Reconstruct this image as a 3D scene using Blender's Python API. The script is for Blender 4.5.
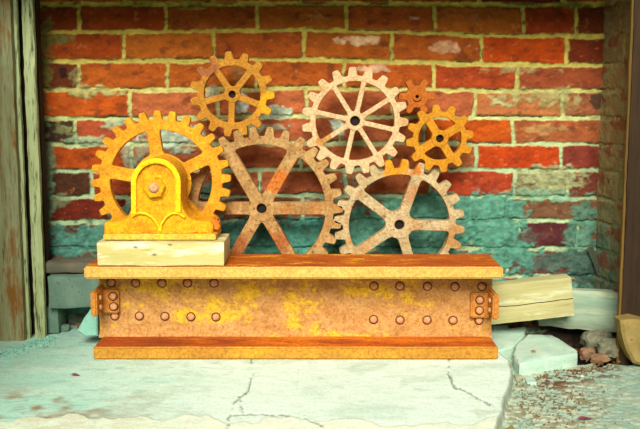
import bpy, bmesh, math, random
import numpy as np
from mathutils import Vector, Matrix, Euler, noise as mnoise
PI = math.pi
random.seed(7)
for o in list(bpy.data.objects): bpy.data.objects.remove(o)
SC = bpy.context.scene
COL = SC.collection

# ------------------------------------------------------------ camera
F = 920.0; TH = math.radians(7.5); CAM = Vector((0, -2.2, 0.5625))
cd = bpy.data.cameras.new('camera'); cam = bpy.data.objects.new('camera', cd); COL.objects.link(cam)
cd.sensor_width = 36; cd.lens = 36 * F / 640; cam.location = CAM; cam.rotation_euler = (PI/2 - TH, 0, 0)
SC.camera = cam
# ------------------------------------------------------------ world / light / exposure
w = bpy.data.worlds.new('sky'); SC.world = w; w.use_nodes = True
nt = w.node_tree; nt.nodes.clear()
wo = nt.nodes.new('ShaderNodeOutputWorld'); bg = nt.nodes.new('ShaderNodeBackground')
tc = nt.nodes.new('ShaderNodeTexCoord'); sp = nt.nodes.new('ShaderNodeSeparateXYZ'); cr = nt.nodes.new('ShaderNodeValToRGB')
mr = nt.nodes.new('ShaderNodeMapRange'); mr.inputs['From Min'].default_value = -0.5; mr.inputs['From Max'].default_value = 0.8
nt.links.new(tc.outputs['Generated'], sp.inputs[0]); nt.links.new(sp.outputs['Z'], mr.inputs['Value']); nt.links.new(mr.outputs[0], cr.inputs[0])
cr.color_ramp.elements[0].color = (0.30, 0.56, 0.48, 1); cr.color_ramp.elements[1].color = (1.0, 0.97, 0.84, 1)
nt.links.new(cr.outputs[0], bg.inputs[0]); nt.links.new(bg.outputs[0], wo.inputs[0]); bg.inputs[1].default_value = 0.38
sd = bpy.data.lights.new('sun', 'SUN'); sun = bpy.data.objects.new('sun', sd); COL.objects.link(sun)
sd.energy = 4.3; sd.angle = math.radians(30); sd.color = (1.0, 0.97, 0.86)
sun.location = (0.3, -3, 3); sun.rotation_euler = Vector((0.08, 1.0, -0.70)).to_track_quat('-Z', 'Y').to_euler()
SC.view_settings.view_transform = 'Standard'; SC.view_settings.look = 'None'
SC.view_settings.exposure = 0.38; SC.view_settings.gamma = 1; SC.view_settings.use_curve_mapping = False

# ------------------------------------------------------------ helpers
ct, st = math.cos(TH), math.sin(TH)
def P(px, py, Y=None, z=None):
    """point of the place seen at a measured spot of the photograph, on the plane Y or the level z"""
    a = (px-320)/F; b = (214.5-py)/F
    d = Vector((a, ct + b*st, -st + b*ct))
    t = (Y-CAM.y)/d.y if Y is not None else (z-CAM.z)/d.z
    return CAM + d*t
def proj(X, Y, Z):
    dy = Y-CAM.y; dz = Z-CAM.z
    dep = dy*ct - dz*st; up = dy*st + dz*ct
    return 320 + F*X/dep, 214.5 - F*up/dep
def lin(c):
    return tuple(((v/255)/12.92 if v/255 <= .04045 else ((v/255+.055)/1.055)**2.4) for v in c)
def lin4(c): return (*lin(c), 1)

def tag(o, label, cat, group=None):
    o['label'] = label; o['category'] = cat
    if group: o['group'] = group
    return o
def thing(name, label, cat, loc=(0, 0, 0), group=None):
    o = bpy.data.objects.new(name, None); o.empty_display_size = .02; COL.objects.link(o)
    o.location = loc; return tag(o, label, cat, group)
def obj(name, bm, m, parent=None, smooth=35, world=False):
    me = bpy.data.meshes.new(name)
    bmesh.ops.recalc_face_normals(bm, faces=bm.faces[:])
    bm.to_mesh(me); bm.free()
    for mm in (m if isinstance(m, (list, tuple)) else [m]): me.materials.append(mm)
    if smooth:
        me.polygons.foreach_set('use_smooth', [True]*len(me.polygons)); me.set_sharp_from_angle(angle=math.radians(smooth))
    o = bpy.data.objects.new(name, me); COL.objects.link(o)
    if parent:
        o.parent = parent
        if world:       # mesh was written in world coordinates
            L = Vector(parent.location)
            if parent.parent: L = L + Vector(parent.parent.location)
            me.transform(Matrix.Translation(-L))
    return o
def recentre(o):
    """put a lone mesh's origin at its base"""
    me = o.data; n = len(me.vertices); co = np.empty(n*3); me.vertices.foreach_get('co', co); co = co.reshape(-1, 3)
    c = Vector(((co[:, 0].min()+co[:, 0].max())/2, (co[:, 1].min()+co[:, 1].max())/2, co[:, 2].min()))
    me.transform(Matrix.Translation(-c)); o.location = c
    return o

def loft(bm, rings, closed=False, cap0=False, cap1=False):
    V = [[bm.verts.new(p) for p in r] for r in rings]
    n = len(rings[0]); K = len(V)
    for i in range(K if closed else K-1):
        A, B = V[i], V[(i+1) % K]
        for j in range(n):
            bm.faces.new((A[j], A[(j+1) % n], B[(j+1) % n], B[j]))
    if cap0: bm.faces.new(V[0])
    if cap1: bm.faces.new(V[-1][::-1])
def inset2(pts, b):
    """offset a closed 2-D outline inwards by b"""
    n = len(pts); out = []
    area = sum(pts[i][0]*pts[(i+1) % n][1]-pts[(i+1) % n][0]*pts[i][1] for i in range(n))
    s = 1 if area > 0 else -1
    for i in range(n):
        a = Vector(pts[i-1]); p = Vector(pts[i]); c = Vector(pts[(i+1) % n])
        e1 = (p-a); e2 = (c-p)
        if e1.length < 1e-9 or e2.length < 1e-9: out.append(tuple(p)); continue
        e1.normalize(); e2.normalize()
        n1 = Vector((-e1.y, e1.x))*s; n2 = Vector((-e2.y, e2.x))*s
        nn = n1+n2
        if nn.length < 1e-6: nn = n1
        nn.normalize(); k = max(nn.dot(n1), .5)
        q = p + nn*(b/k); out.append((q.x, q.y))
    return out
def plate(bm, pts, yf, yb, b=.001):
    """outline in x,z extruded from front yf (small y) to back yb, chamfered at the front"""
    ins = inset2(pts, b)
    r = lambda P2, y: [(p[0], y, p[1]) for p in P2]
    loft(bm, [r(pts, yb), r(pts, yf+b), r(ins, yf)], cap0=True, cap1=True)
def lathe_y(bm, prof, n=20, c=(0, 0, 0), cap0=True, cap1=True):
    """profile of (radius, y) around the y axis"""
    loft(bm, [[(c[0]+r*math.cos(2*PI*k/n), c[1]+y, c[2]+r*math.sin(2*PI*k/n)) for k in range(n)] for r, y in prof], cap0=cap0, cap1=cap1)
def bevel_box(bm, lo, hi, b=.002, mat=0, seg=2):
    r = bmesh.ops.create_cube(bm, size=1)
    vs = r['verts']
    for v in vs: v.co = Vector([(lo[i]+hi[i])/2 + v.co[i]*(hi[i]-lo[i]) for i in range(3)])
    es = list({e for v in vs for e in v.link_edges})
    if b: bmesh.ops.bevel(bm, geom=es, offset=b, segments=seg, affect='EDGES')
def tube(bm, pts, rad, n=8):
    rings = []
    for i, p in enumerate(pts):
        p = Vector(p); a = Vector(pts[max(i-1, 0)]); c = Vector(pts[min(i+1, len(pts)-1)])
        d = (c-a).normalized(); up = Vector((0, 1, 0)) if abs(d.y) < .9 else Vector((1, 0, 0))
        s = d.cross(up).normalized(); t = s.cross(d)
        r = rad[i] if isinstance(rad, (list, tuple)) else rad
        rings.append([p + s*(r*math.cos(2*PI*k/n)) + t*(r*math.sin(2*PI*k/n)) for k in range(n)])
    loft(bm, rings, cap0=True, cap1=True)

# numpy value noise
_rng = np.random.RandomState(11); _lat = _rng.rand(256, 256)
def vnoise(x, y, s=0):
    x = x+s*17.31; y = y+s*9.77
    xi = np.floor(x).astype(int); yi = np.floor(y).astype(int); fx = x-xi; fy = y-yi
    fx = fx*fx*(3-2*fx); fy = fy*fy*(3-2*fy)
    a = _lat[xi % 256, yi % 256]; b = _lat[(xi+1) % 256, yi % 256]; c = _lat[xi % 256, (yi+1) % 256]; d = _lat[(xi+1) % 256, (yi+1) % 256]
    return (a*(1-fx)+b*fx)*(1-fy)+(c*(1-fx)+d*fx)*fy
def fbm(x, y, s=0, o=4):
    t = 0; a = .5; k = 1; n = 0
    for i in range(o): t = t+a*vnoise(x*k, y*k, s+i*3); n += a; a *= .5; k *= 2.03
    return t/n
def sstep(a, b, x):
    t = np.clip((x-a)/(b-a), 0, 1); return t*t*(3-2*t)
def mixc(c, col, k):
    return c*(1-k[..., None]) + np.array(lin(col))*k[..., None]
def grid_mesh(name, co, colr, m):
    """co, colr: (rows, cols, 3) arrays -> mesh with a colour attribute"""
    R, Cn = co.shape[:2]
    me = bpy.data.meshes.new(name); me.vertices.add(R*Cn); me.vertices.foreach_set('co', co.reshape(-1).astype('f'))
    i = np.arange((R-1)*(Cn-1)); r = i//(Cn-1); c = i % (Cn-1); a = r*Cn+c
    q = np.stack([a, a+1, a+Cn+1, a+Cn], 1).astype('i')
    me.loops.add(q.size); me.loops.foreach_set('vertex_index', q.reshape(-1))
    me.polygons.add(len(q)); me.polygons.foreach_set('loop_start', (np.arange(len(q))*4).astype('i'))
    me.polygons.foreach_set('use_smooth', np.ones(len(q), bool))
    me.update(calc_edges=True)
    at = me.color_attributes.new('tint', 'FLOAT_COLOR', 'POINT')
    at.data.foreach_set('color', np.concatenate([colr, np.ones((R, Cn, 1))], 2).reshape(-1).astype('f'))
    me.materials.append(m)
    o = bpy.data.objects.new(name, me); COL.objects.link(o); return o

# ------------------------------------------------------------ materials
class NB:
    def __init__(s, name):
        s.m = bpy.data.materials.new(name); s.m.use_nodes = True; s.t = s.m.node_tree
        s.b = s.t.nodes['Principled BSDF']; s.c = s.t.nodes.new('ShaderNodeTexCoord')
    def mapping(s, scale=(1, 1, 1), off=(0, 0, 0)):
        n = s.t.nodes.new('ShaderNodeMapping'); n.inputs['Scale'].default_value = scale; n.inputs['Location'].default_value = off
        s.t.links.new(s.c.outputs['Object'], n.inputs[0]); return n.outputs[0]
    def noise(s, vec, scale, detail=4, rough=.6):
        n = s.t.nodes.new('ShaderNodeTexNoise'); n.inputs['Scale'].default_value = scale; n.inputs['Detail'].default_value = detail
        n.inputs['Roughness'].default_value = rough; s.t.links.new(vec, n.inputs['Vector']); return n.outputs[0]
    def ramp(s, fac, lo, hi, c0=None, c1=None):
        n = s.t.nodes.new('ShaderNodeValToRGB'); e = n.color_ramp.elements; e[0].position = lo; e[1].position = hi
        e[0].color = c0 or (0, 0, 0, 1); e[1].color = c1 or (1, 1, 1, 1); s.t.links.new(fac, n.inputs[0]); return n.outputs[0]
    def mix(s, fac, a, b, kind='MIX'):
        n = s.t.nodes.new('ShaderNodeMix'); n.data_type = 'RGBA'; n.blend_type = kind
        for sock, v in ((n.inputs[0], fac), (n.inputs[6], a), (n.inputs[7], b)):
            if isinstance(v, (int, float)) or isinstance(v, tuple): sock.default_value = v
            else: s.t.links.new(v, sock)
        return n.outputs[2]
    def bump(s, h, strength, dist):
        n = s.t.nodes.new('ShaderNodeBump'); n.inputs['Strength'].default_value = strength; n.inputs['Distance'].default_value = dist
        s.t.links.new(h, n.inputs['Height']); s.t.links.new(n.outputs[0], s.b.inputs['Normal'])
    def done(s, col, rough=.8, metal=0, spec=.3):
        s.t.links.new(col, s.b.inputs['Base Color']); s.b.inputs['Roughness'].default_value = rough
        s.b.inputs['Metallic'].default_value = metal; s.b.inputs['Specular IOR Level'].default_value = spec; return s.m
def rust(name, base, alt, patch, dark, off=0, sc=30, pl=.55, ph=.66, dl=.60, rough=.8, stretch=(1, 1, 1), spots=()):
    n = NB(name); v = n.mapping(stretch, (off, off*.7, off*1.3))
    c = n.ramp(n.noise(v, sc), .35, .68, lin4(base), lin4(alt))
    c = n.mix(n.ramp(n.noise(v, sc*.45, 8, .74), pl, ph), c, lin4(patch))
    for (sx, sz, r, cc, k) in spots:      # rust stains with a place of their own, metres from the wheel's middle
        d = n.t.nodes.new('ShaderNodeVectorMath'); d.operation = 'DISTANCE'; d.inputs[1].default_value = (sx, 0, sz); n.t.links.new(n.c.outputs['Object'], d.inputs[0])
        q = n.t.nodes.new('ShaderNodeMath'); q.operation = 'MULTIPLY_ADD'; n.t.links.new(n.noise(v, 70, 4), q.inputs[0]); q.inputs[1].default_value = -r*1.6; n.t.links.new(d.outputs['Value'], q.inputs[2])
        c = n.mix(n.ramp(q.outputs[0], max(.0001, 0), .0002+r*.35, (k, k, k, 1), (0, 0, 0, 1)), c, lin4(cc))
    v2 = n.mapping((1, 1, 1), (off+3, off+1, 2)); v = v2
    c = n.mix(n.ramp(n.noise(v2, sc*3.3, 5, .7), dl, dl+.12), c, lin4(dark))
    c = n.mix(.55, c, n.ramp(n.noise(v2, 170, 5, .75), .36, .60, (.38, .31, .24, 1), (1.15, 1.15, 1.12, 1)), 'MULTIPLY')
    n.bump(n.noise(v, 200, 5, .75), .6, .003)
    return n.done(c, rough)
def tinted(name, bumpd=.002, sc=240, rough=.9):
    n = NB(name); a = n.t.nodes.new('ShaderNodeAttribute'); a.attribute_name = 'tint'
    v = n.mapping()
    c = n.mix(.45, a.outputs['Color'], n.ramp(n.noise(v, 170, 5, .7), .3, .7, (.55, .55, .55, 1), (1.15, 1.15, 1.15, 1)), 'MULTIPLY')
    n.bump(n.noise(v, sc, 6, .7), .5, bumpd)
    return n.done(c, rough, 0, .2)
def wood(name, base, alt, dark, axis=0, sc=14, off=0, rough=.85, stain=None, kl=.62, split=False, knots=()):
    n = NB(name); s = [9, 9, 9]; s[axis] = .8
    v = n.mapping(tuple(s), (off, off, off)); v2 = n.mapping((1, 1, 1), (off, 3, off))
    c = n.ramp(n.noise(v, sc, 6, .65), .32, .7, lin4(base), lin4(alt))
    c = n.mix(n.ramp(n.noise(v, sc*2.1, 4, .7), kl, kl+.14), c, lin4(dark))
    if stain:
        s2 = [1, 1, 1]; s2[axis] = .22; v2 = n.mapping(tuple(s2), (off, 3, off))
        c = n.mix(n.ramp(n.noise(v2, 34, 6, .7), .5, .64), c, lin4(stain))
    for kx, kz, kr in knots:
        d = n.t.nodes.new('ShaderNodeVectorMath'); d.operation = 'DISTANCE'; d.inputs[1].default_value = (kx*.5, -.065, kz); n.t.links.new(n.mapping((.5, 1, 1)), d.inputs[0])
        c = n.mix(n.ramp(d.outputs['Value'], kr*.4, kr, (1, 1, 1, 1), (0, 0, 0, 1)), c, lin4((96, 70, 34)))
    if split:       # a long drying split along the grain
        g = n.t.nodes.new('ShaderNodeSeparateXYZ'); n.t.links.new(n.c.outputs['Object'], g.inputs[0])
        q = n.t.nodes.new('ShaderNodeMath'); q.operation = 'MULTIPLY_ADD'; q.inputs[1].default_value = .02; n.t.links.new(n.noise(n.mapping((.25, 1, .2)), 26, 3), q.inputs[0]); n.t.links.new(g.outputs['Z'], q.inputs[2])
        q2 = n.t.nodes.new('ShaderNodeMath'); q2.operation = 'COMPARE'; q2.inputs[1].default_value = .006; q2.inputs[2].default_value = .0011; n.t.links.new(q.outputs[0], q2.inputs[0])
        c = n.mix(q2.outputs[0], c, lin4((62, 50, 30)))
    n.bump(n.noise(v, sc*3, 6, .7), .5, .003)
    return n.done(c, rough, 0, .2)
def stone(name, base, alt, dark, sc=26, off=0):
    n = NB(name); v = n.mapping((1, 1, 1), (off, off, off))
    c = n.ramp(n.noise(v, sc, 6, .65), .33, .68, lin4(base), lin4(alt))
    c = n.mix(n.ramp(n.noise(v, sc*4, 5, .7), .6, .7), c, lin4(dark))
    n.bump(n.noise(v, 190, 6, .75), .6, .004)
    return n.done(c, .95, 0, .1)

M_wall = tinted('brick_and_mortar'); M_floor = tinted('cement', .0015, 300)
M_dark = rust('dark_iron', (26, 22, 18), (40, 28, 20), (55, 32, 18), (15, 12, 10), 5)
M_g1 = rust('yellow_ochre_rust', (214, 142, 22), (236, 170, 34), (244, 194, 44), (180, 98, 14), 1, 34)
M_house = rust('bright_yellow_rust', (230, 152, 8), (246, 184, 16), (208, 116, 8), (180, 92, 10), 2, 45, .50, .66, .60)
M_houseridge = rust('yellow_paint', (252, 200, 10), (255, 220, 30), (240, 160, 10), (235, 160, 20), 3, 40, .6, .72, .66)
M_g2 = rust('golden_brown_rust', (176, 116, 30), (196, 136, 40), (212, 146, 16), (132, 74, 18), 4, 40, spots=((.085, -.02, .03, (226, 160, 20), 1), (-.06, .06, .03, (160, 96, 50), 1)))
M_g3 = rust('tan_rust', (164, 124, 72), (200, 162, 104), (178, 106, 36), (120, 74, 36), 6, 30, .50, .66, .56, spots=((.036, .064, .034, (204, 110, 30), .9), (-.06, -.09, .035, (160, 80, 30), .8), (.04, -.08, .03, (166, 84, 30), .7), (-.13, -.03, .04, (190, 130, 70), 1)))
M_g4 = rust('cream_rust', (212, 176, 130), (226, 194, 150), (204, 150, 92), (170, 118, 74), 7, 36, .56, .68, .6, spots=((-.072, -.038, .022, (190, 130, 50), .9),))
M_g5 = rust('pale_rust', (182, 160, 116), (206, 184, 140), (184, 122, 54), (136, 92, 54), 8, 24, .54, .66, .56, spots=((-.01, .14, .036, (222, 150, 24), 1), (.035, .13, .022, (200, 116, 30), 1), (.13, -.03, .035, (180, 128, 66), .8), (.03, .07, .025, (186, 126, 80), .7)))
M_g6 = rust('orange_gold_rust', (198, 130, 20), (214, 148, 28), (184, 92, 14), (160, 80, 12), 9, 40)
M_g7 = rust('deep_orange_rust', (176, 90, 20), (188, 104, 28), (156, 70, 14), (130, 56, 14), 10, 40)
M_orange = rust('fresh_orange_rust', (206, 96, 24), (216, 112, 34), (222, 132, 34), (170, 70, 18), 12, 60)
M_web = rust('tan_web_rust', (184, 130, 66), (204, 154, 92), (226, 178, 40), (160, 100, 44), 13, 34, .53, .60, .56, stretch=(.7, 1, 1.1))
M_top = rust('orange_flange_rust', (166, 74, 10), (206, 104, 12), (232, 168, 30), (140, 54, 8), 14, 30, .54, .62, .58, stretch=(.35, 1, 1))
M_lip = rust('pale_lip_rust', (222, 168, 78), (232, 184, 98), (226, 150, 46), (190, 118, 40), 15, 16, .6, .75, .66, stretch=(.4, 1, 1))
M_bot = rust('red_flange_rust', (142, 58, 16), (206, 92, 10), (222, 124, 14), (120, 48, 16), 16, 16, .50, .62, .58, stretch=(.35, 1, 1))
M_botlip = rust('olive_lip_rust', (186, 128, 40), (204, 146, 48), (214, 166, 40), (160, 84, 26), 17, 26, .55, .7, .6, stretch=(.5, 1, 1))
M_rivet = rust('rivet_rust', (204, 144, 96), (220, 164, 118), (180, 104, 50), (140, 74, 30), 18, 60)
M_clip = rust('clip_rust', (188, 116, 42), (204, 136, 58), (226, 166, 44), (120, 64, 20), 19, 50)
M_bolt = rust('bolt_end_rust', (206, 150, 110), (216, 170, 130), (224, 170, 110), (200, 150, 110), 20, 80)
M_block = wood('whitewashed_wood', (190, 176, 104), (206, 194, 134), (140, 120, 60), 0, 9, 1, stain=(226, 226, 196), knots=((-.013, -.001, .004), (-.052, .015, .003), (.02, .02, .004)))
M_timA = wood('pale_timber', (166, 158, 104), (192, 184, 132), (120, 104, 62), 0, 6, 4, stain=(204, 206, 168), split=True)
M_timB = wood('bleached_timber', (132, 158, 136), (176, 188, 160), (92, 94, 66), 0, 7, 8, stain=(186, 186, 148))
M_frame = wood('painted_frame_wood', (150, 158, 106), (178, 190, 142), (56, 54, 34), 2, 8, 2, kl=.52)
M_brown = wood('brown_frame_wood', (112, 106, 66), (150, 156, 118), (66, 44, 22), 2, 7, 6, stain=(124, 82, 34), kl=.56)
M_post = wood('dark_post_wood', (44, 32, 22), (66, 48, 30), (20, 15, 11), 2, 8, 9)
M_lit_edge = wood('lit_edge_wood', (96, 72, 30), (120, 92, 40), (54, 38, 18), 2, 8, 11)  # light along the post edge, put into a yellower wood colour
M_shade_slab = wood('shade_slab_wood', (70, 52, 30), (90, 66, 38), (36, 26, 16), 0, 8, 12)  # for the added slab overhead, out of view
M_stoneG = stone('grey_stone', (88, 116, 102), (118, 142, 124), (70, 84, 74), 16, 1)
M_brickD = stone('dirty_brick', (96, 96, 80), (120, 110, 92), (64, 80, 68), 30, 2)
M_cem = stone('cement_chunk', (172, 206, 186), (206, 226, 208), (140, 150, 124), 22, 3)
M_teal = stone('teal_cement', (128, 186, 168), (156, 206, 186), (100, 150, 134), 22, 4)
M_rub = stone('rubble', (96, 92, 72), (136, 138, 114), (70, 44, 30), 60, 5)
M_rub2 = stone('brick_rubble', (120, 84, 62), (150, 120, 92), (84, 44, 30), 60, 11)
M_stoneY = stone('ochre_stone', (140, 118, 66), (170, 148, 92), (96, 66, 34), 22, 6)
M_grit = stone('grit', (150, 146, 112), (196, 196, 168), (104, 78, 52), 50, 7)
M_chipb = stone('brown_chip', (112, 84, 50), (140, 104, 62), (70, 50, 30), 60, 8)
M_pink = stone('pink_leaf', (196, 96, 130), (206, 110, 140), (150, 60, 80), 60, 9)

# ------------------------------------------------------------ back wall: bricks measured from the photograph
xs_ref = np.array([110., 300., 520.])
BEDS = [[-22, -22, -22], [5, 4, 5], [33, 30, 36], [61.5, 59.5, 65], [90, 88, 91], [118, 116, 118], [144.5, 143, 144], [171, 169, 170.5], [197, 195, 197.5], [221.5, 221, 220.5],
        [248, 248, 248.5], [275, 275, 276], [302, 302, 303], [329, 329, 330], [360, 360, 360]]
JO = [[213, 300, 390, 478, 562, 125], [80, 166, 257, 345.5, 434, 522, 575], [124.5, 214, 304, 392, 481, 566], [79, 168, 257, 344, 433, 517], [130, 218, 306, 392, 474.5, 561],
      [76, 160, 250, 340, 425, 512.5], [132, 215, 300, 390, 476, 560], [92, 175, 260, 345, 430, 514, 566], [128, 215, 302, 392, 470, 506], [88, 172, 255, 342, 430, 518, 576],
      [130, 215, 300, 388, 470, 506], [88, 172, 255, 342, 430, 518], [130, 215, 300, 388, 470, 560], [88, 172, 255, 342, 430, 518]]
BR = (186, 86, 26)
BCOL = {(0, 5): (120, 40, 10), (1, 0): (140, 50, 14), (1, 1): (176, 66, 16), (1, 6): (164, 58, 16), (1, 7): (120, 44, 16), (2, 0): (160, 58, 14), (2, 6): (128, 46, 18), (2, 5): (204, 70, 10),
        (3, 0): (110, 44, 20), (3, 5): (180, 66, 28), (3, 6): (156, 66, 40), (4, 0): (190, 74, 20), (4, 6): (160, 84, 56), (4, 5): (176, 100, 56), (5, 0): (76, 52, 40), (5, 1): (186, 84, 48), (5, 5): (222, 82, 18), (5, 6): (176, 86, 50),
        (6, 0): (192, 76, 20), (6, 5): (204, 66, 16), (6, 6): (150, 60, 44), (7, 0): (96, 50, 34), (7, 1): (176, 66, 34), (7, 5): (190, 66, 36), (7, 6): (156, 140, 100), (7, 7): (140, 60, 50), (8, 0): (128, 42, 24), (8, 1): (134, 60, 44),
        (8, 4): (96, 150, 124), (8, 5): (84, 150, 128), (8, 6): (140, 96, 64), (9, 0): (110, 54, 40), (9, 6): (92, 40, 42), (9, 5): (80, 140, 118), (10, 6): (120, 64, 58), (10, 5): (96, 110, 90)}
# smears, stains and a painted shadow low at right: cx, cy, rx, ry, colour, strength
SM = [(60, 40, 16, 7, (130, 120, 60), .9), (92, 92, 34, 7, (165, 160, 100), .9), (75, 77, 9, 12, (150, 140, 90), .7), (66, 72, 7, 8, (44, 26, 22), .9), (190, 4, 20, 6, (170, 150, 60), .9), (145, 3, 30, 4, (180, 160, 60), .8),
      (468, 18, 34, 8, (206, 120, 70), .45), (315, 18, 18, 7, (214, 140, 80), .6), (360, 41, 26, 5, (236, 190, 140), 1.), (450, 48, 24, 7, (232, 176, 130), .75), (375, 68, 22, 5, (238, 190, 150), .8), (412, 18, 10, 2, (230, 180, 140), .6),
      (565, 5, 26, 5, (150, 136, 60), .8), (520, 70, 44, 5, (180, 170, 110), .6), (540, 98, 44, 14, (166, 162, 104), .75), (560, 105, 30, 9, (150, 120, 70), .5), (500, 100, 14, 8, (190, 190, 130), .8), (598, 100, 9, 10, (60, 50, 36), .8),
      (540, 130, 34, 9, (180, 150, 90), .5), (548, 178, 36, 14, (156, 158, 112), 1.), (545, 195, 50, 8, (120, 160, 128), .8), (178, 140, 40, 16, (176, 196, 168), .95), (62, 128, 16, 9, (140, 140, 90), .7), (90, 141, 26, 6, (150, 170, 130), .9), (116, 122, 16, 8, (160, 180, 140), .8),
      (135, 155, 18, 26, (150, 176, 144), .6), (240, 103, 10, 12, (220, 232, 214), 1.), (338, 128, 9, 10, (206, 222, 196), 1.), (275, 113, 26, 7, (176, 200, 172), .9), (262, 127, 30, 6, (170, 190, 160), .7), (212, 93, 9, 9, (200, 200, 160), .9),
      (240, 72, 22, 9, (150, 118, 70), .6), (215, 190, 24, 12, (110, 170, 150), .8), (200, 240, 60, 22, (86, 156, 140), 1.), (262, 242, 70, 24, (86, 142, 120), 1.15), (330, 205, 30, 12, (130, 160, 130), .7), (320, 235, 60, 22, (80, 150, 132), 1.1), (400, 232, 80, 34, (86, 142, 120), 1.3),
      (430, 206, 50, 14, (86, 142, 120), 1.2), (490, 215, 36, 22, (86, 142, 120), 1.15), (505, 248, 34, 26, (86, 142, 120), 1.2), (585, 232, 24, 40, (84, 132, 110), .9), (545, 262, 60, 10, (76, 120, 106), .6), (80, 240, 50, 18, (84, 140, 122), 1.1), (120, 212, 20, 10, (120, 160, 140), .8),
      (588, 275, 26, 26, (60, 86, 74), 1.), (62, 200, 18, 10, (120, 140, 100), .6), (300, 300, 400, 30, (90, 140, 122), 1.), (590, 325, 60, 30, (62, 50, 40), 1.2), (575, 262, 36, 14, (70, 96, 84), .9), (540, 236, 30, 8, (92, 50, 50), .8), (360, 180, 30, 10, (110, 150, 130), .5), (48, 180, 9, 60, (110, 130, 96), .9), (47, 60, 8, 60, (120, 106, 50), .9)]  # the dark brown oval is shade behind the corner timber, painted into the wall
def brick_field(u, v, cover=0.):
    """u, v in units of the measured wall; returns colour and relief (m)"""
    du = (fbm(u/14, v/14, 1)-.5)*4 + (fbm(u/4, v/4, 2)-.5)*2; dv = (fbm(u/14, v/14, 3)-.5)*3.4 + (fbm(u/4, v/4, 4)-.5)*2.2
    U = u+du; V = v+dv
    beds = np.array([np.interp(u, xs_ref, b) for b in BEDS])
    row = np.clip((V[None] > beds).sum(0)-1, 0, len(JO)-1)
    top = np.take_along_axis(beds, row[None], 0)[0]; bot = np.take_along_axis(beds, row[None]+1, 0)[0]
    th = 2.2 + (fbm(u/30, v/10, 5)-.5)*2.6
    dmin = np.minimum(V-top, bot-V)-th
    bid = np.zeros(u.shape, int)
    for r, j in enumerate(JO):
        j = np.array(sorted(j)); k = row == r; uu = U[k]
        i = np.searchsorted(j, uu); bid[k] = i
        dl = np.where(i > 0, uu-j[np.clip(i-1, 0, len(j)-1)], 99); dr = np.where(i < len(j), j[np.clip(i, 0, len(j)-1)]-uu, 99)
        dmin[k] = np.minimum(dmin[k], np.minimum(dl, dr)-1.9)
    brick = sstep(-.5, .7, dmin)
    # mortar colour drifts from ochre at the top to greenish lower down
    t = sstep(20, 190, v)[..., None]
    mort = (1-t)*np.array(lin((206, 184, 78)))+t*np.array(lin((166, 188, 142)))
    mort = mort*(.62+.7*fbm(u/7, v/5, 6))[..., None]
    c = np.zeros(u.shape+(3,)); rg = np.random.RandomState(3)
    for r in range(len(JO)):
        for b in range(len(JO[r])+1):
            k = (row == r) & (bid == b)
            base = np.array(lin(BCOL.get((r, b), BR)))*(.86+.28*rg.rand())
            base = base*np.array([.84, .86+.3*rg.rand(), .9])*(1-.18*(r >= 5))
            if r >= 8 and (r, b) not in BCOL: base = np.array(lin((120, 74, 54)))
            elif r in (4, 5, 6, 7) and (r, b) not in BCOL: base = base*.6+.4*np.array(lin((180, 104, 76)))
            c[k] = base
    c = c*(.6+.75*fbm(u/9, v/6, 7))[..., None]
    c = mixc(c, (226, 140, 80), .35*sstep(.68, .85, fbm(u/5, v/4, 9)))
    c = mixc(c, (90, 40, 24), .5*sstep(.62, .76, fbm(u/11, v/7, 10)))
    col = c*brick[..., None]+mort*(1-brick[..., None])
    # dark open crevices along some lower edges
    crev = sstep(1.1, .2, np.abs(dmin+.7))*sstep(.52, .62, fbm(u/22, v/8, 12))*(V-top > (bot-V))
    col = mixc(col, (44, 36, 28), .8*crev)
    smear = np.zeros(u.shape)
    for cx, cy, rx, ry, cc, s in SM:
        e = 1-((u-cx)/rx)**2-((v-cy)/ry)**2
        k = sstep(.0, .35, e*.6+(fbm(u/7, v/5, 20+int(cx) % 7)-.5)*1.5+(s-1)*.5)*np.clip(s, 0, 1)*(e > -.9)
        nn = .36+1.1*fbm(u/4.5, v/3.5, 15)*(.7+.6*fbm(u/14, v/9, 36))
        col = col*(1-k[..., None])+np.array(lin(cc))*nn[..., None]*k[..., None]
        smear = np.maximum(smear, k*(1 if sum(cc) > 220 else 0))
    if np.any(cover):
        k = sstep(.42, .56, fbm(u/9, v/11, 33)+.0)*cover
        col = col*(1-k[..., None])+(np.array(lin((146, 132, 82)))*(.6+.7*fbm(u/5, v/5, 34))[..., None])*k[..., None]; smear = np.maximum(smear, k)
    h = .0065*brick - .003*crev + .004*(fbm(u/5, v/4, 16)-.5) + .004*(1-brick)*(fbm(u/6, v/3, 17)) + .0035*smear*(fbm(u/5, v/5, 18)+.3) + .003*(fbm(u/2, v/2, 19)-.5)
    return col, h
XL, XR = -.668, .668
gx = np.arange(XL-.01, XR+.012, .0022); gz = np.arange(-.09, .87, .0022)
X, Z = np.meshgrid(gx, gz)
u, v = proj(X, 0*X, Z)
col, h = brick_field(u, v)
wb = grid_mesh('wall_back', np.stack([X, -h, Z], 2), col, M_wall); wb['kind'] = 'structure'
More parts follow.
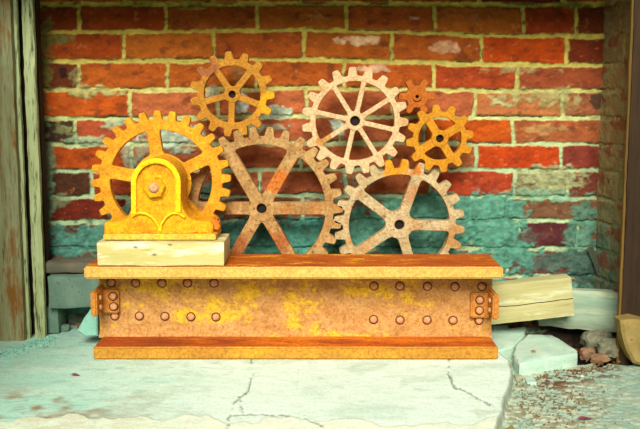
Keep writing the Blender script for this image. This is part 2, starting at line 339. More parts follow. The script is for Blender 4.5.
# right return of the niche
gy = np.arange(-.25, .012, .0025); Y, Z = np.meshgrid(gy, gz)
_, vv = proj(0*Y, 0*Y, Z)
uu = 300 + (Y+.25)/.0024*1.15
col, h = brick_field(uu+190, vv, 1.0)
col = mixc(col, (132, 116, 72), .75*sstep(270, 170, vv)); col = mixc(col, (84, 106, 88), .6*sstep(200, 250, vv))
col = mixc(col, (126, 48, 36), .65*sstep(.57, .62, fbm(uu/14, vv/13, 41))*sstep(4, 7, np.abs((vv % 27)-13.5)*-1+13))
wr = grid_mesh('wall_right', np.stack([XR-h*.6-.25*Y, Y, Z], 2), col, M_wall); wr['kind'] = 'structure'
wl = None
gy = np.arange(-.085, .012, .0025); Y, Z = np.meshgrid(gy, gz)
_, vv = proj(0*Y, 0*Y, Z)
col, h = brick_field(60+(Y+.25)*300, vv, .8)
wl = grid_mesh('wall_left', np.stack([XL+h+0*Y, Y, Z], 2)[:, ::-1], col, M_wall); wl['kind'] = 'structure'

# ------------------------------------------------------------ floor
gx = np.arange(-.95, .95, .003); gy = np.arange(-.95, .02, .003)
X, Y = np.meshgrid(gx, gy); u, v = proj(X, Y, 0*X)
def seg_d(u, v, pts):
    d = np.full(u.shape, 1e9)
    for (x0, y0), (x1, y1) in zip(pts[:-1], pts[1:]):
        L = (x1-x0)**2+(y1-y0)**2; t = np.clip(((u-x0)*(x1-x0)+(v-y0)*(y1-y0))/L, 0, 1)
        d = np.minimum(d, np.hypot(u-x0-t*(x1-x0), v-y0-t*(y1-y0)))
    return d
edge = np.interp(v, [300, 345, 352, 360, 370, 388, 425, 470], [516, 503, 500, 509, 512, 508, 497, 484]) + (fbm(v/9, v*0, 50)-.5)*5
right = sstep(0, 2.2, u-edge)
pit = sstep(0, 10, u-552)*sstep(4, -4, v-352-(fbm(u/15, v/9, 51)-.5)*12)*sstep(-.29, -.27, Y)
n1 = fbm(X*9, Y*14, 52, 5); n2 = fbm(X*34, Y*40, 53, 5); n3 = fbm(X*110, Y*120, 54, 4)
col = np.ones(X.shape+(3,))*np.array(lin((222, 240, 226)))
col = mixc(col, (168, 214, 194), sstep(240, 20, u+(n1-.5)*160)*.95)
col = mixc(col, (190, 216, 196), sstep(.5, .68, n1)*.5)
col = mixc(col, (170, 190, 160), sstep(.54, .72, n2)*sstep(.40, .6, fbm(X*6, Y*9, 55))*.4)
col = mixc(col, (128, 160, 140), sstep(.62, .7, fbm(X*30, Y*60, 56))*.3*sstep(300, 120, u))
col = mixc(col, (150, 122, 84), sstep(.46, .64, n2*.5+n1*.5)*sstep(180, 30, u)*sstep(385, 402, v)*.9)
lip = sstep(0, 3, v-(417+(fbm(u/22, v*0+1, 57)-.5)*16+sstep(140, 300, u)*4))
col = mixc(col, (232, 238, 212), lip*.7)
colR = np.ones(X.shape+(3,))*np.array(lin((164, 192, 172)))
colR = mixc(colR, (190, 202, 176), sstep(.4, .6, n2))
colR = mixc(colR, (120, 104, 72), sstep(.5, .6, n3*.8+n2*.2)*sstep(110, 10, np.hypot((u-555)*1.0, (v-395)*2.0))*.9)
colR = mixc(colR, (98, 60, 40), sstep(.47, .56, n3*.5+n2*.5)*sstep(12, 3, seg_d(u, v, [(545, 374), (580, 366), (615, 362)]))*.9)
colR = mixc(colR, (120, 150, 134), sstep(560, 640, u)*.4)
col = col*(1-right[..., None])+colR*right[..., None]
CR1 = [(251, 352), (253, 375), (246, 392), (240, 398), (232, 404), (230, 416), (227, 430)]
CR2 = [(231, 414), (250, 413), (280, 414.5), (300, 418), (322, 427)]; CR3 = [(240, 396), (243, 412)]
CR4 = [(448, 356), (449, 373), (453, 386), (466, 391), (480, 398), (494, 406)]
wob = (fbm(u/4, v/4, 58)-.5)*5; wob2 = (fbm(u/3, v/5, 59)-.5)*4
cra = np.zeros(X.shape); 
for pts, wd in ((CR1, .6), (CR2, .9), (CR3, .4), (CR4, .65)):
    d = seg_d(u+wob, v+wob2, pts); cra = np.maximum(cra, sstep(wd+.7, wd-.2, d)*sstep(.25, .4, fbm(u/5, v/5, 60)))
col = mixc(col, (112, 118, 92), cra*.85)
col = mixc(col, (40, 34, 28), pit)
# joint between slab and the rubble floor
jn = sstep(2.4, .6, np.abs(u-edge))
col = mixc(col, (116, 120, 100), jn*.6)
col = col*(.93+.14*n3)[..., None]
z = .0035*(n1-.5)+.0015*(n2-.5)+.0008*(n3-.5) - .0035*cra + .004*lip
z = z*(1-right) + right*(-.022+.005*(n2-.5)+.006*(n3-.5)) - .05*pit
back = sstep(-.31, -.30, Y); z = z*(1-(sstep(-.34, -.32, Y)*(X < .41)*(X > -.55)*(1-right))*.8)
fl = grid_mesh('floor', np.stack([X, Y, z], 2), col, M_floor); fl['kind'] = 'structure'

# ------------------------------------------------------------ unseen shade casters, frames
bm = bmesh.new(); bevel_box(bm, (-.95, -.30, .85), (.95, .02, .92), .004)
o = obj('shade_slab', bm, M_shade_slab); o['kind'] = 'structure'  # unseen slab, added to shade the top of the back wall
for nm, x0, x1 in (('shade_wall_left', -.82, -.735), ('shade_wall_right', .755, .84)):  # unseen side slabs, added to darken the back wall's corners
    bm = bmesh.new(); bevel_box(bm, (x0, -1.1, -.08), (x1, .02, .92), .004); o = obj(nm, bm, M_post); o['kind'] = 'structure'

def rough_box(name, size, m, amp=.002, cuts=(10, 3, 3), freq=25, seed=0, round_=.0):
    bm = bmesh.new(); nx, ny, nz = cuts
    r = bmesh.ops.create_cube(bm, size=1)
    for ax, n in enumerate(cuts):
        if n > 1:
            for k in range(1, n):
                pl = [0, 0, 0]; pl[ax] = -.5+k/n; no = [0, 0, 0]; no[ax] = 1
                bmesh.ops.bisect_plane(bm, geom=bm.verts[:]+bm.edges[:]+bm.faces[:], plane_co=pl, plane_no=no)
    for vtx in bm.verts:
        c = vtx.co.copy()
        k = sum(1 for a in range(3) if abs(c[a]) > .499)
        p = Vector((c.x*size[0], c.y*size[1], c.z*size[2]))
        if k >= 2:
            for a in range(3):
                if abs(c[a]) > .499: p[a] -= math.copysign(round_, c[a])
        q = p*freq+Vector((seed*3.1, seed*1.7, seed))
        p += Vector((mnoise.noise(q), mnoise.noise(q+Vector((9, 0, 0))), mnoise.noise(q+Vector((0, 9, 0)))))*amp
        p += Vector((mnoise.noise(q*3.3), mnoise.noise(q*3.3+Vector((9, 0, 0))), mnoise.noise(q*3.3+Vector((0, 9, 0)))))*amp*.4
        vtx.co = p
    return obj(name, bm, m, smooth=38)
def vboard(name, pxl, pxr, ytop, Yf, depth, m, seed, zb=-.03, zt=.88, lean=0, amp=.0012, cuts=(3, 2, 60)):
    a = P(pxl, ytop, Y=Yf); b = P(pxr, ytop, Y=Yf)
    o = rough_box(name, (b.x-a.x, depth, zt-zb), m, amp, cuts, 30, seed, .001)
    o.location = ((a.x+b.x)/2, Yf+depth/2, (zt+zb)/2); o.rotation_euler = (0, lean, 0)
    o['kind'] = 'structure'; return o
vboard('trim_1', 32.5, 38, 10, -.075, .02, M_post, 1, amp=.002)
vboard('trim_2', 21, 33, 10, -.12, .016, M_frame, 2, amp=.0018)
vboard('trim_3', 14, 24, 10, -.085, .02, M_post, 3)
vboard('trim_4', 9.5, 16.5, 10, -.13, .016, M_frame, 4, amp=.0018)
vboard('trim_5', -60, 10.5, 10, -.15, .02, M_brown, 5, cuts=(10, 2, 60))
vboard('lit_edge_strip', 625.5, 629.5, 150, -.235, .012, M_lit_edge, 6, zb=-.08)  # thin strip carrying the post's painted edge light
vboard('trim_7', 628.5, 700, 150, -.24, .016, M_post, 7, zb=-.08, cuts=(8, 2, 60), amp=.002)

# ------------------------------------------------------------ I-beam
YF, YBK, YW = -.30, -.141, -.205
tl = P(83.5, 267, Y=YF); tr = P(503.5, 267, Y=YF); zt = tl.z; zl = P(320, 279, Y=YF).z
bl = P(92.8, 347, Y=YF); br = P(498.7, 347, Y=YF); zb = bl.z
beam = thing('riveted_steel_beam', 'long rusty riveted steel I-beam lying on the pale cement slab', 'beam', ((tl.x+tr.x)/2, -.22, 0))
def flange(name, x0, x1, z0, z1, mt, ml):
    bm = bmesh.new(); bevel_box(bm, (x0, YF, z0), (x1, YBK, z1), .0035, seg=3)
    es = [e for e in bm.edges if abs(e.verts[0].co.y-e.verts[1].co.y) < 1e-6 and abs(e.verts[0].co.z-e.verts[1].co.z) < 1e-6 and abs(e.verts[0].co.x-e.verts[1].co.x) > .3]
    bmesh.ops.subdivide_edges(bm, edges=es, cuts=70, use_grid_fill=True)
    for vtx in bm.verts: vtx.co += Vector((0, mnoise.noise(vtx.co*22)*.0012, mnoise.noise(vtx.co*20+Vector((4, 4, 4)))*.0008 if vtx.co.z > z0+.004 else 0))
    bm.normal_update()
    for f in bm.faces: f.material_index = 0 if f.normal.z > .8 else 1
    return obj(name, bm, [mt, ml], beam, world=True)
flange('top_flange', tl.x, tr.x, zl, zt, M_top, M_lip)
flange('bottom_flange', bl.x, br.x, .0005, zb, M_bot, M_botlip)
wx0, wx1 = P(99, 300, Y=YW).x, P(492, 300, Y=YW).x
bm = bmesh.new()
prof = [(YW-.012, zb-.002), (YW-.009, zb+.003), (YW-.004, zb+.007), (YW, zb+.014), (YW, zl-.014), (YW-.004, zl-.007), (YW-.010, zl-.003), (YW-.013, zl+.002), (YW+.045, zl+.002), (YW+.03, zl-.01), (YW+.022, zl-.02), (YW+.022, zb+.02), (YW+.03, zb+.01), (YW+.045, zb-.002)]
loft(bm, [[(x, y, zz) for y, zz in prof] for x in np.linspace(wx0, wx1, 12)], cap0=True, cap1=True)
obj('web', bm, M_web, beam, world=True)
def rivet_mesh(r=.0082, h=.0065):
    bm = bmesh.new(); lathe_y(bm, [(r*1.3, .002), (r*1.28, -.0008), (r, -.0010), (r*.95, -h*.45), (r*.78, -h*.75), (r*.45, -h*.95), (r*.1, -h)], 18)
    bm.normal_update()
    for f in bm.faces: f.material_index = 1 if f.calc_center_median().y > -.0012 else 0
    return bm
M_rring = rust('rivet_seat_rust', (84, 40, 12), (104, 52, 16), (70, 32, 10), (50, 24, 8), 23, 60)
rv0 = None
def rivet(px, py, Y, parent, L, rx=0, rz=0, r=.0082):
    global rv0
    p = P(px, py, Y=Y)
    if rv0 is None:
        rv0 = obj('rivet', rivet_mesh(), [M_rivet, M_rring], parent)
        o = rv0
    else:
        o = rv0.copy(); COL.objects.link(o); o.parent = parent
    o.location = p-L; o.rotation_euler = (rx, random.random()*6 if not rz else 0, rz); o.scale = (r/.0082,)*3
    return o
for x, y in [(111, 282.5), (135.6, 283), (162, 283), (187.5, 283), (214, 283), (115, 316), (139.5, 316), (165, 316.3), (191, 316.7), (216, 317),
             (374, 286), (400, 286), (427.5, 286.3), (455, 286.6), (482, 286.5), (373.5, 319.5), (400, 320), (427, 320), (453, 320.3), (479, 320.4)]:
    rivet(x, y, YW, beam, beam.location)
def clip(side):
    # angle clip: plate on the web, leg standing out towards the viewer
    if side < 0: pa, pb, pz0, pz1, le0, le1, lz0, lz1 = 104.5, 119.5, 289.5, 313, 103.2, 93.2, 292, 317
    else: pa, pb, pz0, pz1, le0, le1, lz0, lz1 = 472.5, 487, 292.5, 317.5, 487.2, 499, 295, 320
    a = P(pa, pz0, Y=YW-.007); b = P(pb, pz1, Y=YW-.007)
    bm = bmesh.new(); bevel_box(bm, (a.x-(.004 if side > 0 else .006), YW-.014, b.z), (b.x+(.006 if side > 0 else .0), YW+.001, a.z), .003)
    pl = obj('angle_clip', bm, M_clip, beam, world=True)
    Yf = YW-.072
    c = P(le0, lz0, Y=Yf); d = P(le1, lz1, Y=Yf); x0, x1 = sorted((c.x, d.x))
    # the leg's inner side lies where the plate meets it
    if side < 0: x1 = P(104.6, 300, Y=YW).x; x0 = x1-.0135
    else: x0 = P(486.8, 300, Y=YW).x; x1 = x0+.0135
    bm = bmesh.new(); bevel_box(bm, (x0, Yf, d.z), (x1, YW+.001, c.z), .003)
    leg = obj('clip_leg', bm, M_clip, pl); leg.data.transform(Matrix.Translation(-beam.location))
    for (x, y) in (((113, 296.3), (113.7, 306.6)) if side < 0 else ((479.8, 300), (479.3, 310.5))):
        rivet(x, y, YW-.014, pl, beam.location, r=.0080)
    xs = x1 if side < 0 else x0
    for zz in (.33, .72):
        o = rv0.copy(); COL.objects.link(o); o.parent = pl; o.rotation_euler = (0, 0, PI/2 if side < 0 else -PI/2)
        o.location = Vector((xs, YW-.046, c.z+(d.z-c.z)*zz))-beam.location; o.scale = (.8,)*3
clip(-1); clip(1)

# ------------------------------------------------------------ gears
def tooth_profile(n, root, tip, off, wt=.18, wb=.335, round_=False):
    out = []
    h = tip-root
    for k in range(n):
        a0 = math.radians(off)+k*2*PI/n
        pr = [(-.5, 0), (-.42, 0), (-wb, .03), (-(wb*.72+wt*.28), .22), (-(wb*.35+wt*.65), .62), (-wt*1.08, .86), (-wt*.85, .97), (-wt*.4, 1), (0, 1.005), (wt*.4, 1), (wt*.85, .97), (wt*1.08, .86), (wb*.35+wt*.65, .62), (wb*.72+wt*.28, .22), (wb, .03), (.42, 0)]
        for p, q in pr: out.append((a0+p*2*PI/n, root+h*q))
    return out
def opening(a0, a1, w, rh, ri, it=10):
    """rounded window between two spokes: sampled closed outline"""
    hw = w/2; pts = []
    def line(a, s, r):   # point on the spoke's edge at radius r
        da = math.asin(min(hw/r, 1)); return a+s*da
    A0o, A1o = line(a0, 1, ri), line(a1, -1, ri); A0i, A1i = line(a0, 1, rh), line(a1, -1, rh)
    if A1i < A0i: A0i = A1i = (a0+a1)/2
    c = []
    p = lambda a, r: (r*math.cos(a), r*math.sin(a))
    K = 24
    seq = [p(A0i, rh)] + [p(A0o, ri)] + [p(A0o+(A1o-A0o)*k/K, ri) for k in range(1, K+1)] + [p(A1i, rh)] + [p(A1i+(A0i-A1i)*k/K, rh) for k in range(1, K)]
    # resample
    L = [0]
    for q in range(len(seq)): L.append(L[-1]+math.dist(seq[q], seq[(q+1) % len(seq)]))
    N = 150; res = []; sg = 0
    for k in range(N):
        t = L[-1]*k/N
        while L[sg+1] < t: sg += 1
        f = (t-L[sg])/max(L[sg+1]-L[sg], 1e-9); q0 = seq[sg]; q1 = seq[(sg+1) % len(seq)]
        res.append((q0[0]+(q1[0]-q0[0])*f, q0[1]+(q1[1]-q0[1])*f))
    R = np.array(res)
    for _ in range(it): R = .5*R+.25*(np.roll(R, 1, 0)+np.roll(R, -1, 0))
    return R
def gear(label, px, py, Yf, thick, tip, root, ri, rh, hole, n, toff, spokes, soff, sw, m, wt=.18, wb=.335, cat='gear', pin=True, patch=None, hubm=None, hub_out=.0, name='gear_wheel', tilt=0, it=10):
    c = P(px, py, Y=Yf); s = (P(px+10, py, Y=Yf)-c).x/10
    tip, root, ri, rh, hole, sw = [q*s for q in (tip, root, ri, rh, hole, sw)]
    g = thing(name, label, cat, (c.x, Yf+thick/2, c.z), 'rusty gear wheels')
    g.rotation_euler = (0, 0, tilt)
    yf, yb = -thick/2, thick/2; b = .0012
    # toothed rim
    pr = tooth_profile(n, root, tip, toff, wt, wb)
    out = [(r*math.cos(a), r*math.sin(a)) for a, r in pr]; ins = inset2(out, b)
    ri_ = ri if spokes else rh*.8
    ci = [(ri_*math.cos(a), ri_*math.sin(a)) for a, r in pr]; ci2 = [((ri_+b)*math.cos(a), (ri_+b)*math.sin(a)) for a, r in pr]
    ring = lambda q, y: [(x, y, zz) for x, zz in q]
    bm = bmesh.new(); loft(bm, [ring(ci, yb), ring(ci, yf+b), ring(ci2, yf), ring(ins, yf), ring(out, yf+b), ring(out, yb)], closed=True)
    obj('toothed_rim', bm, m, g)
    if spokes:
        S = [math.radians(soff)+k*2*PI/spokes for k in range(spokes)]
        ops = [opening(S[k], S[k]+2*PI/spokes, sw, rh, ri, it) for k in range(spokes)]
        for k in range(spokes):
            def side(O, mid, sgn):
                res = []
                for x, zz in O:
                    r = math.hypot(x, zz); a = (math.atan2(zz, x)-mid+PI) % (2*PI)-PI
                    if a*sgn > 0 and rh+.0004 < r < ri-.0006: res.append((r, x, zz, a))
                res.sort(); return res
            mid1 = S[k]+PI/spokes; mid0 = S[k]-PI/spokes
            A = side(ops[k], mid1, -1); B = side(ops[k-1], mid0, 1)
            aA = math.atan2(A[-1][2], A[-1][1]); aB = math.atan2(B[-1][2], B[-1][1])
            iA = math.atan2(A[0][2], A[0][1]); iB = math.atan2(B[0][2], B[0][1])
            wrap = lambda a: (a-S[k]+PI) % (2*PI)-PI+S[k]
            aA, aB, iA, iB = map(wrap, (aA, aB, iA, iB))
            arc = [((ri+.004*s/.0022)*math.cos(aA+(aB-aA)*q/6), (ri+.004)*math.sin(aA+(aB-aA)*q/6)) for q in range(7)] if 0 else [((ri+.003)*math.cos(aA+(aB-aA)*q/6), (ri+.003)*math.sin(aA+(aB-aA)*q/6)) for q in range(7)]
            iarc = [((rh-.003)*math.cos(iB+(iA-iB)*q/4), (rh-.003)*math.sin(iB+(iA-iB)*q/4)) for q in range(5)]
            poly = [(x, zz) for r, x, zz, a in A]+arc+[(x, zz) for r, x, zz, a in B[::-1]]+iarc
            bm = bmesh.new(); plate(bm, poly, yf+.0006, yb-.0006, b)
            mm = patch[1] if patch and patch[0] == k else m
            o = obj('spoke', bm, mm, g)
            if patch and patch[0] == k: o['label'] = 'spoke with bright orange rust'
    # hub with its bore
    bm = bmesh.new(); n_ = 36; ho = yf-.0008-hub_out
    rr = lambda r, y: [(r*math.cos(2*PI*k/n_), y, r*math.sin(2*PI*k/n_)) for k in range(n_)]
    loft(bm, [rr(hole, yb), rr(hole, ho+b), rr(hole+b, ho), rr(rh-b, ho), rr(rh, ho+b), rr(rh, yb+.0004)], closed=True)
    obj('hub', bm, hubm or m, g)
    if pin:
        bm = bmesh.new(); lathe_y(bm, [(hole*.97, -Yf-thick/2+.001), (hole*.97, yf+.011), (hole*.8, yf+.010)], 20)
        obj('axle_pin', bm, M_dark, g)
    return g, s
TK = .022
gear('large tan rusty gear with six wide spokes, half behind the yellow gear', 261.6, 208.7, -.112, .028, 81.5, 72, 64, 13.2, 5.0, 30, -.4, 6, 0, 12.2, M_g3, it=8)
gear('grey-tan rusty gear with five spokes and orange stained teeth, right of the largest tan gear', 399.5, 225, -.112, .028, 65.5, 56.5, 50.5, 14, 5, 24, -4.6, 5, -1.5, 10, M_g5, it=16)
gear('cream coloured gear with eight thin spokes, upper middle of the wall', 355.1, 121, -.106, TK, 53.5, 45, 39.5, 9.5, 5, 19, -1.5, 8, -12.75, 4.8, M_g4, it=10)
gear('golden brown gear with five spokes, topmost on the left of the cream gear', 232.1, 94.4, -.104, TK, 42.5, 35, 28.3, 8.2, 3.6, 15, -1.5, 5, 51, 6.4, M_g2, wt=.17, wb=.32, it=8)
gear('small orange gold gear with four thick spokes, right of the cream gear', 440, 138.7, -.104, TK, 34, 27, 21.5, 8.5, 3.9, 12, 8, 4, 32, 8.2, M_g6, wt=.17, wb=.33, it=22)
gear('smallest deep orange pinion without spokes, touching the cream gear at its upper right', 417, 96.6, -.094, TK, 18.5, 11, 4, 4.6, 1.6, 6, 0, 0, 0, 0, M_g7, wt=.15, wb=.30, hub_out=.004)
Y1 = -.155
g1, s1 = gear('bright yellow rusty gear with five spokes mounted on the yellow bearing block', 160.8, 181, Y1, .020, 70, 61.5, 51, 27.5, 8, 28, 2, 5, 26, 12.6, M_g1, wt=.19, wb=.33, pin=False, it=12)
bm = bmesh.new(); lathe_y(bm, [(28.5*s1, -.012), (28.5*s1, -.016), (26*s1, -.019), (15*s1, -.0195), (15*s1, -.010)], 40)
o = obj('hub_boss', bm, M_g1, g1); o.location = (.0055, 0, -.003)
bm = bmesh.new(); lathe_y(bm, [(7.8*s1, .018), (7.8*s1, -.0185)], 24); obj('axle', bm, M_g1, g1)

# ------------------------------------------------------------ wooden block and bearing housing
BT = P(150, 241.8, Y=-.298).z
bx0 = P(96.5, 255, Y=-.298).x; bx1 = P(224.5, 255, Y=-.298).x
o = rough_box('wooden_block', (bx1-bx0, .130, BT-zt-.0012), M_block, .0012, (30, 8, 5), 18, 3, .0015)
o.location = ((bx0+bx1)/2, -.298+.065, (BT+zt)/2+.0002)
tag(o, 'whitewashed wooden block under the yellow bearing housing, on top of the beam', 'wood block')
HY = -.272
hs = thing('bearing_housing', 'bright yellow cast bearing housing with arched face, standing on the whitewashed block', 'bearing housing', (P(157, 240, Y=HY).x, -.23, BT))
def hp(px, py, Y=HY): q = P(px, py, Y=Y); return (q.x, q.z)
b0 = P(103, 234.2, Y=-.286); b1 = P(215.5, 234.2, Y=-.286)
bm = bmesh.new(); bevel_box(bm, (b0.x, -.286, BT+.0012), (b1.x, -.172, b0.z), .002)
obj('base_plate', bm, rust('pale_yellow_plate', (236, 180, 60), (244, 198, 90), (246, 200, 30), (206, 130, 40), 22, 40), hs, world=True)
arch = [hp(156.3+24.6*math.cos(a), 183-25*math.sin(a)) for a in np.linspace(0, PI, 26)]
bz = b0.z-.001
body = [(hp(104, 230)[0], bz), hp(104, 225), hp(106, 222.5), hp(120, 221.5), hp(127, 218), hp(131, 210), hp(131.7, 200)] + arch[::-1] + [hp(180.9, 200), hp(183, 210), hp(188, 217), hp(195, 221), hp(210, 222), hp(213, 225), (hp(213, 230)[0], bz)]
bm = bmesh.new(); plate(bm, body, HY, -.178, .003)
for vtx in bm.verts: vtx.co += Vector((0, 0, 0))
obj('casting_body', bm, M_house, hs, world=True)
def band(pathpx, wid, y0, y1):
    """flat raised band following a path in the front plane"""
    bm = bmesh.new(); pts = [Vector(hp(*p)) for p in pathpx]; L = []; R = []
    for i, p in enumerate(pts):
        d = (pts[min(i+1, len(pts)-1)]-pts[max(i-1, 0)]).normalized(); nn = Vector((-d.y, d.x))
        L.append(p+nn*wid/2); R.append(p-nn*wid/2)
    rings = []
    for l, r in zip(L, R):
        e = (r-l)*.22
        rings.append([(l.x, y1, l.y), (l.x, y0+.0012, l.y), (l.x+e.x, y0, l.y+e.y), (r.x-e.x, y0, r.y-e.y), (r.x, y0+.0012, r.y), (r.x, y1, r.y)])
    loft(bm, rings, cap0=True, cap1=True); return bm
path = [(134.2, 214), (134.2, 200)] + [(156.3-22.2*math.cos(a), 183-22.4*math.sin(a)) for a in np.linspace(0, PI, 30)] + [(178.4, 200), (178.6, 212)]
obj('arch_rim', band(path, .0105, HY-.008, HY+.002), M_houseridge, hs, world=True)
lob = [(132, 216), (138, 213), (145, 213), (151, 216), (156, 221), (159, 226), (160, 232)]
obj('rib', band(lob, .005, HY-.006, HY+.002), M_houseridge, hs, world=True)
lob = [(160.5, 232), (161.5, 224), (166, 217), (172, 213), (179, 213), (185, 217)]
obj('rib', band(lob, .005, HY-.006, HY+.002), M_houseridge, hs, world=True)
bm = bmesh.new(); random.seed(4)
pts = [(p, HY-.0015+random.uniform(-.001, .001), bz+.0035+random.uniform(-.0015, .002)) for p in np.linspace(hp(105, 230)[0], hp(212, 230)[0], 46)]
tube(bm, pts, [.0045+random.uniform(-.0015, .0018) for _ in pts], 7)
obj('weld_bead', bm, M_house, hs, world=True)
nc = P(154.4, 187.3, Y=HY-.006)
bm = bmesh.new()
def hexa(r, y, n=6): return [(nc.x+r*math.cos(2*PI*k/n+.12), y, nc.z+r*math.sin(2*PI*k/n+.12)) for k in range(n)]
q = .0021
lathe_y(bm, [(13.5*q, HY+.002), (13.5*q, HY-.0015), (12.5*q, HY-.0025)], 32, (nc.x, 0, nc.z))
loft(bm, [hexa(11.4*q, HY-.002), hexa(11.4*q, HY-.011), hexa(10.2*q, HY-.013)], cap0=True, cap1=True)
nut = obj('hex_nut', bm, M_house, hs, world=True)
bm = bmesh.new(); lathe_y(bm, [(5.2*q, HY-.012), (5.2*q, HY-.0145), (4.0*q, HY-.0185), (2*q, HY-.0195)], 20, (nc.x, 0, nc.z))
o = obj('bolt_end', bm, M_bolt, nut, smooth=50); o.data.transform(Matrix.Translation(-hs.location)); o['label'] = 'pale pinkish bolt end'
fb = P(217.5, 228, Y=-.23)
bm = bmesh.new(); bevel_box(bm, (P(212.5, 228, Y=-.24).x-.004, -.25, b0.z-.002), (fb.x+.006, -.215, b0.z+.026), .004, seg=2)
obj('foot_lug', bm, M_orange, hs, world=True)
bm = bmesh.new(); lathe_y(bm, [(.009, .004), (.009, -.006), (.006, -.008)], 6, (fb.x, -.25, b0.z+.012)); obj('lug_bolt', bm, M_orange, hs, world=True)

# ------------------------------------------------------------ timbers
def timber(name, x0, x1, Yf, depth, z0l, z0r, hgt, m, label, seed, amp=.002, rnd=.002, rot=0):
    L = math.hypot(x1-x0, z0r-z0l); o = rough_box(name, (L, depth, hgt), m, amp, (40, 5, 6), 14, seed, rnd)
    ang = -math.atan2(z0r-z0l, x1-x0)
    o.rotation_euler = (0, ang, rot)
    o.location = ((x0+x1)/2 - math.sin(-ang)*hgt/2, Yf+depth/2, (z0l+z0r)/2+math.cos(ang)*hgt/2)
    return tag(o, label, 'timber')
TB = .106
ax0 = .28; a1 = P(575, 316, Y=-.137); zA1 = a1.z; slope = .115
timber('timber', ax0, a1.x, -.137, .046, zA1-(a1.x-ax0)*slope, zA1, .092, M_timA, 'pale sawn timber with a long split, sticking out right of the beam', 6, .001, .001)
cp = P(575, 297, Y=-.141); cl = P(498, 302, Y=-.141)
b_l = P(545, 330, Y=-.074); b_r = P(628, 326, Y=-.074)
o = timber('timber', .515, .717, -.098, .042, P(540, 328, Y=-.08).z, P(628, 328, Y=-.08).z, P(600, 291, Y=-.08).z-P(600, 329, Y=-.08).z, M_timB, 'weathered whitish timber lying behind the sawn timber in the right corner', 7, .004, .006); o.rotation_euler.z = -.38
# leaning lath in the corner
bm = bmesh.new(); p0 = P(609, 296, Y=-.02); p1 = P(590, 247, Y=-.022)
tube(bm, [p0+(p1-p0)*t+Vector((mnoise.noise(Vector((t*5, 0, 0)))*.001, 0, 0)) for t in np.linspace(0, 1, 10)], .0075, 4)
o = recentre(obj('wooden_lath', bm, wood('grey_lath', (76, 84, 70), (98, 104, 84), (50, 50, 40), 2, 8, 3), smooth=20)); tag(o, 'thin grey wooden lath leaning in the right brick corner', 'stick')

# ------------------------------------------------------------ stones and chunks
def chunk(name, pxpoly, zt_, zb_, m, label, cat, seed=0, amp=.002, sub=3, taper=.0, Yfix=None, cham=.003):
    pts = [P(x, y, z=zt_) for x, y in pxpoly]
    den = []
    for i in range(len(pts)):
        a, b = pts[i], pts[(i+1) % len(pts)]
        for k in range(sub+1): den.append(a+(b-a)*k/(sub+1))
    P2 = [(p.x, p.y) for p in den]
    rng = random.Random(seed)
    P2 = [(x+rng.uniform(-1, 1)*amp, y+rng.uniform(-1, 1)*amp) for x, y in P2]
    c = (sum(p[0] for p in P2)/len(P2), sum(p[1] for p in P2)/len(P2))
    bm = bmesh.new()
    sc = lambda Q, k: [(c[0]+(x-c[0])*k, c[1]+(y-c[1])*k) for x, y in Q]
    ins = inset2(P2, cham)
    rg = lambda Q, zz, j: [(x, y, zz+rng.uniform(-1, 1)*j) for x, y in Q]
    zm = (zt_+zb_)/2
    loft(bm, [rg(sc(P2, 1-taper), zb_, 0), rg(sc(P2, 1+amp*3), zm, amp*.6), rg(P2, zt_-cham, amp*.4), rg(ins, zt_, amp*.3), rg(sc(ins, .7), zt_+amp*.4, amp*.6), rg(sc(ins, .35), zt_+amp*.5, amp*.6)], cap0=True, cap1=True)
    o = recentre(obj(name, bm, m, smooth=40)); return tag(o, label, cat)
def lump(name, px, py, Y, size, m, label, cat, seed, base=None, rot=0, grp=None):
    bm = bmesh.new(); bmesh.ops.create_icosphere(bm, subdivisions=3, radius=1)
    for vtx in bm.verts:
        d = vtx.co.copy(); q = d*1.1+Vector((seed*5.3, seed, 0)); r = 1+.4*mnoise.noise(q)+.28*mnoise.noise(q*2.7)+.15*mnoise.noise(q*6)
        c = Vector([math.copysign(min(abs(x)*r, .74 if name != 'rubble_lump' else .95+.1*mnoise.noise(q*3)), x) for x in d]); vtx.co = Vector((c.x*size[0], c.y*size[1], c.z*size[2]))/1.5
    p = P(px, py, Y=Y) if base is None else P(px, py, z=base)
    zb_ = min(vv_.co.z for vv_ in bm.verts)
    for vtx in bm.verts: vtx.co.z -= zb_
    o = obj(name, bm, m, smooth=40); o.location = (p.x, p.y, base if base is not None else p.z); o.rotation_euler = (0, 0, rot)
    return tag(o, label, cat, grp)
chunk('cement_fragment', [(528, 334), (553, 335), (576, 349), (577, 353), (520, 364), (513, 356), (515, 345)], .006, -.024, M_cem, 'thick pale broken cement piece right of the beam end, on the gritty ground', 'cement chunk', 1, .002)
chunk('cement_fragment', [(484, 331), (526, 326), (524, 335), (512, 347), (500, 350), (484, 346)], .006, -.022, M_cem, 'pale cement piece tucked under the sawn timber right behind the beam end', 'cement chunk', 2, .0015)
